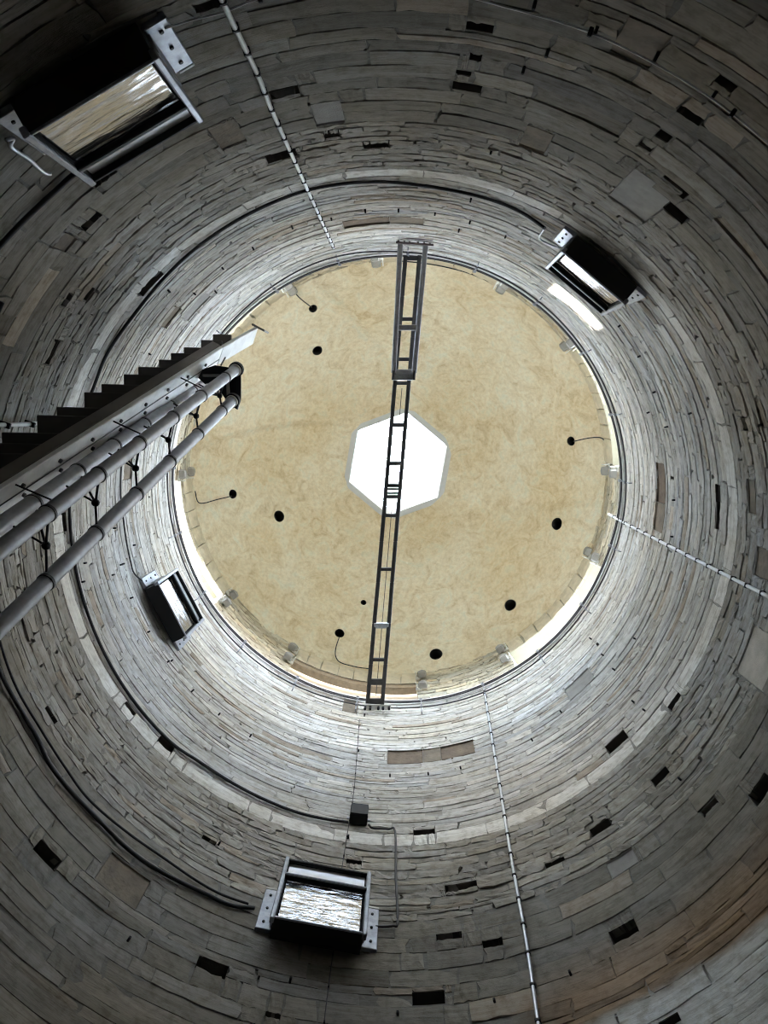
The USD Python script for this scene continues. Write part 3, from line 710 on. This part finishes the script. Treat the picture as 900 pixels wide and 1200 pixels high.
# junction box
th, z, p = cyl(420, 961); o = P(th, R, z); fr = frame_of(th)
jb = thing('junction_box', 'small square black junction box on the lower wall above the floodlight', 'box', o, rot=np.array([-fr[0], fr[1], fr[2]]))
obj('body', bx((0, .075, 0), (.235, .15, .26), None, .012), 'black', jb)
obj('lid', bx((0, .155, 0), (.225, .02, .25), None, .008), 'black', jb)
for s in (-1, 1): obj('gland', cylinder(np.array([s * .115, .05, -.07]), np.array([s * .15, .05, -.07]), .018, 10), 'galvanised', jb)

# wires from the lamps to the pots in the vault
for lab, pix in (('thin flex across the plaster from the upper left lamp to a pot', [(343,340),(352,350),(366,361)]), ('thin flex curling over the right of the vault to a pot', [(711,536),(709,520),(703,513),(690,513),(671,517)]),
                 ('thin flex curling down the lower vault from a pot to the bottom window', [(398,745),(394,758),(394,768),(400,775),(418,780),(432,782)]), ('thin flex over the left of the vault to a pot', [(230,575),(233,587),(240,589),(255,585),(272,581)]),
                 ('thin flex along the springing of the vault at the top of the picture', [(459,306),(500,310),(535,317),(560,325),(572,331)])):
    pts = np.array([on_vault(x, y) - np.array([0, 0, .09]) for x, y in pix])
    single('flex', tube(smooth_path(pts, 8), .012, 6), 'wire', lab, 'cable', smooth=True)

# ---------------------------------------------------------------- ladder across the room under the opening
def rect_bar(p0, p1, w, h, upv=(0, 0, 1)):
    p0, p1 = np.asarray(p0, float), np.asarray(p1, float); a = p1 - p0; L = np.linalg.norm(a); a /= L
    s = np.cross(a, upv); s /= np.linalg.norm(s); u = np.cross(s, a)
    return bx((p0 + p1) / 2, (w, L, h), np.array([s, a, u]), min(w, h) * .12)
def lp(px, py, z): return at_z(px, py, z)
LZ = lambda y: 14.62 + .55 * math.sin(PI * np.clip((y - 290) / (822 - 290), 0, 1))
def lcent(y): return 483.5 + (439.5 - 483.5) * (y - 300) / (822 - 300)
lad = thing('lattice_ladder', 'long narrow black steel ladder spanning the room across the skylight', 'ladder', lp(460, 560, 15.1))
ys = np.linspace(299, 826, 12)
for s in (-1, 1):
    pl = [lp(lcent(y) + s * (8.2 if y < 700 else 8.6), y, LZ(y)) for y in ys]
    obj('rail', cat([rect_bar(a, b, .072, .08) for a, b in zip(pl[:-1], pl[1:])]), 'dark_steel', lad, world=True)
for y in (303, 374, 421, 449, 498, 543, 569, 582, 604, 667, 773, 799, 822):
    w = .06 if y not in (799, 822) else .11
    obj('rung', rect_bar(lp(lcent(y) - 8.2, y, LZ(y)), lp(lcent(y) + 8.2, y, LZ(y)), w, .04), 'dark_steel', lad, world=True)
obj('rung', rect_bar(lp(lcent(733) - 8.6, 733, LZ(733) - .02), lp(lcent(733) + 8.6, 733, LZ(733) - .02), .10, .05), 'galvanised', lad, world=True, label='pale galvanised rung')
for y in (573, 578): obj('cleat', rect_bar(lp(lcent(y) - 8, y, LZ(y)), lp(lcent(y) + 8, y, LZ(y)), .03, .03), 'dark_steel', lad, world=True)
obj('pull_wire', tube([lp(lcent(y) + .6, y, LZ(y) + .05) for y in np.linspace(455, 815, 14)], .006, 6), 'wire', lad, world=True)
sec = thing('ladder_section', 'wider grey steel ladder section below the upper end of the black ladder', 'ladder', lp(480, 360, 14.3))
def sc(y, s): 
    k = (y - 283) / (437 - 283); return lp(484.3 + (473.3 - 484.3) * k + s * (14.9 + (12.0 - 14.9) * k), y, 14.30 + .25 * k)
for s in (-1, 1): obj('rail', rect_bar(sc(281, s), sc(437, s), .085, .10), 'grey_steel', sec, world=True)
for y in (384, 436): obj('rung', rect_bar(sc(y, -1), sc(y, 1), .09, .05), 'grey_steel', sec, world=True)
obj('end_plate', rect_bar(sc(441, -1.1), sc(441, 1.1), .13, .06), 'galvanised', sec, world=True, label='pale galvanised end plate')
for s in (-1, 1): obj('hook', rect_bar(sc(434, s * 1.02), sc(445, s * 1.05), .04, .12), 'dark_steel', sec, world=True)
rk = thing('hanging_rail', 'double red-brown rail with short pegs on the wall over the ladder head', 'rail', P(274.3, 3.9, 14.45))
for y in (277.5, 284): obj('bar', rect_bar(lp(464, y, 13.95 - (284 - y) * .02), lp(508, y + 3.2, 13.95 - (284 - y) * .02), .03, .04), 'rust_steel', rk, world=True)
for y in (277.5, 284):
    for x in (467, 474, 480, 490, 497, 504):
        q = lp(x, y + (x - 464) * .073, 13.95 - (284 - y) * .02); obj('peg', cylinder(q, q + np.array([0, -.05, .10]), .016, 8), 'rust_steel', rk, world=True)
for x in (425 + 7, 447, 456, 450): pass
ft = thing('anchor_plate', 'row of dark bolts and plate where the black ladder meets the bottom ledge', 'bracket', cyl(441, 829, 3.97)[2])
obj('plate', rect_bar(cyl(427, 828, 3.90)[2], cyl(458, 829, 3.90)[2], .10, .03), 'dressed', ft, world=True)
for x in (428, 434, 443.5, 449, 456):
    q = cyl(x, 828.5, 3.89)[2]; obj('bolt', cylinder(q + [0, 0, -.10], q + [0, 0, .06], .022, 8), 'black', ft, world=True)

# ---------------------------------------------------------------- stair and pipe bundle on the left
RS = 3.2
def on_r(px, py, r_): return cyl(px, py, r_)[2]
s0, s1 = on_r(-60, 613, 3.12), on_r(262, 407, 3.12); s2 = on_r(303, 384, 3.16)
ax_ = (s1 - s0) / np.linalg.norm(s1 - s0)
out = np.array([s1[1] - s0[1], -(s1[0] - s0[0]), 0]); out /= np.linalg.norm(out)
if out @ (s0 * [1, 1, 0]) < 0: out = -out
stair = thing('staircase', 'steep steel stair with pale bolted stringer climbing the left wall', 'staircase', s0)
upv = np.cross(out, ax_); upv = upv if upv[2] > 0 else -upv
BW, BH = .15, .36
def beam(p0, p1, w, h, shift):     # p0..p1: the lower inner edge
    a = p1 - p0; L = np.linalg.norm(a); a = a / L; u = np.cross(out, a); u = u if u[2] > 0 else -u; u = np.array([-(-1) * 0, 0, 0]) + u
    return bx((p0 + p1) / 2 + out * (w / 2 + shift) + u * h / 2, (w, L, h), np.array([out, a, u]), .008)
obj('stringer', beam(s0, s1, .05, BH, 0), 'stringer', stair, world=True)
obj('stringer', beam(s1, s2, .05, BH * .8, 0), 'stringer', stair, world=True, label='short upper length of the pale stringer')
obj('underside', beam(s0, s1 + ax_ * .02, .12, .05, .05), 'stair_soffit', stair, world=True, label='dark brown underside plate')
obj('end_plate', bx(s2 + np.array([0, 0, .14]), (.20, .03, .34), np.array([out, np.cross([0, 0, 1], out), [0, 0, 1]]), .006), 'lamp_grey', stair, world=True)
obj('seam', beam(s0 + upv * BH * .48 - out * .008, s1 + upv * BH * .48 - out * .008, .012, .012, 0), 'dark_steel', stair, world=True)
L = np.linalg.norm(s1 - s0)
k = .35
while k < L - .1:
    for hh in (.30, .66):
        q = s0 + ax_ * (k + (.06 if hh > .5 else 0)) + upv * BH * hh; obj('bolt', cylinder(q - out * .022, q + out * .01, .020, 8), 'dark_steel', stair, world=True)
    k += .55
TREADS = [(-42,548),(-22,536),(4,523),(45,502),(68,492),(100,474),(120,464),(146,452),(163,443),(187,434),(201,426),(216,419),(236,410),(250,403)]
dr = np.array([1., .02, 0]); dr /= np.linalg.norm(dr); dn = np.cross([0, 0, 1], dr)
for x, y in TREADS:
    lo, hi = s0[2] - 1, s1[2] + 2
    def gap(z_):
        c_ = s0 + (s1 - s0) * ((z_ - s0[2]) / (s1[2] - s0[2])) + upv * .17 + out * .07; e_ = at_z(x, y, z_); return (e_ - c_) @ dn, c_, e_
    f_lo = gap(lo)[0]
    for _ in range(40):
        mid = (lo + hi) / 2
        if gap(mid)[0] * f_lo > 0: lo = mid
        else: hi = mid
    _, c, e = gap(lo); ln = float(np.clip((c - e) @ dr, .15, 1.2)); mid = e + dr * ln / 2
    obj('tread', bx(mid, (ln, .26, .06), np.array([dr, dn, [0, 0, 1]]), .008), 'stair_dark', stair, world=True)
    obj('tread_lip', bx(mid + dn * .11 - np.array([0, 0, .05]), (ln, .03, .12), np.array([dr, dn, [0, 0, 1]]), .004), 'stair_dark', stair, world=True)
pb = thing('pipe_bundle', 'three long grey steel pipes tied together with thin rods, hung from a black plate', 'pipes', on_r(262, 450, 2.95))
ZT, ZB = 11.2, 6.6
PIPE = [((278, 432, ZT), (-60, 690, 6.05), .064), ((238, 449, ZT + .55), (-60, 660, 6.6), .075), ((274, 468, ZT), (-60, 793, 6.05), .064)]
pp = []
for (x0, y0, z0), (x1, y1, z1), r in PIPE:
    a, b = lp(x0, y0, z0), lp(x1, y1, z1); pp.append((a, b, r))
    pi_ = obj('pipe', tube(np.linspace(a, b, 3), r, 24), 'pipe_steel', pb, smooth=40, world=True)
    ax2 = (b - a) / np.linalg.norm(b - a)
    for q in (.015,): obj('collar', disc_ring(a + ax2 * q, ax2, r - .004, r + .030, .05), 'black', pb, world=True)
    obj('white_ring', disc_ring(a + ax2 * .075, ax2, r - .004, r + .014, .025), 'lamp_white', pb, world=True)
    n = 7
    for j in range(n):
        q = a + (b - a) * ((j + .55) / n)
        obj('hoop', disc_ring(q, ax2, r - .004, r + .008, .025), 'dark_steel', pb, world=True)
for j in range(7):
    tt = (j + .55) / 7; q = [a + (b - a) * tt for a, b, _ in pp]; hub = (q[0] + q[2]) / 2 + (q[1] - q[0]) * .12
    sp = obj('spacer', trimesh.creation.icosphere(1, .035).apply_translation(hub), 'black', pb, world=True)
    for w in q: obj('rod', cylinder(hub, w, .011, 6), 'black', sp, world=True)
    obj('rod', cylinder(hub, hub + out * .30 + np.array([0, 0, .05]), .009, 6), 'black', sp, world=True)
# bracket plate the pipes hang from
c0, c1, c2 = (pp[k][0] for k in range(3)); z_ = ZT + .05
def flat(pix, z0, th_):
    pts = np.array([lp(x, y, z0) for x, y in pix]); h = trimesh.convex.convex_hull(np.vstack([pts, pts + [0, 0, th_]])); return h
obj('hanger_plate', cat([flat([(279,429),(282,440),(280,452),(282,468),(278,480),(268,474),(262,463),(256,455),(262,440)], z_, .04), flat([(226,437),(252,428),(278,432),(268,444),(240,450)], z_ + .02, .04)]), 'black', pb, world=True)
for (xa, ya), (xb, yb) in (((267, 446), (268, 472)), ((255, 455), (256, 463)), ((238, 440), (262, 440))):
    obj('hanger_rib', rect_bar(lp(xa, ya, z_ - .02), lp(xb, yb, z_ - .02), .03, .05), 'lamp_grey', pb, world=True)
obj('hanger_rod', cylinder(lp(259, 428, z_), lp(264, 419, z_ + .4), .01, 6), 'black', pb, world=True)
# rods that run from the stringer behind the pipes
for k, tt in enumerate((.15, .45, .75)):
    q = s0 + (s1 - s0) * tt + upv * .05
    obj('tie_rod', cylinder(q, q - out * .4 + np.array([0, 0, .1]), .008, 6), 'black', stair, world=True)
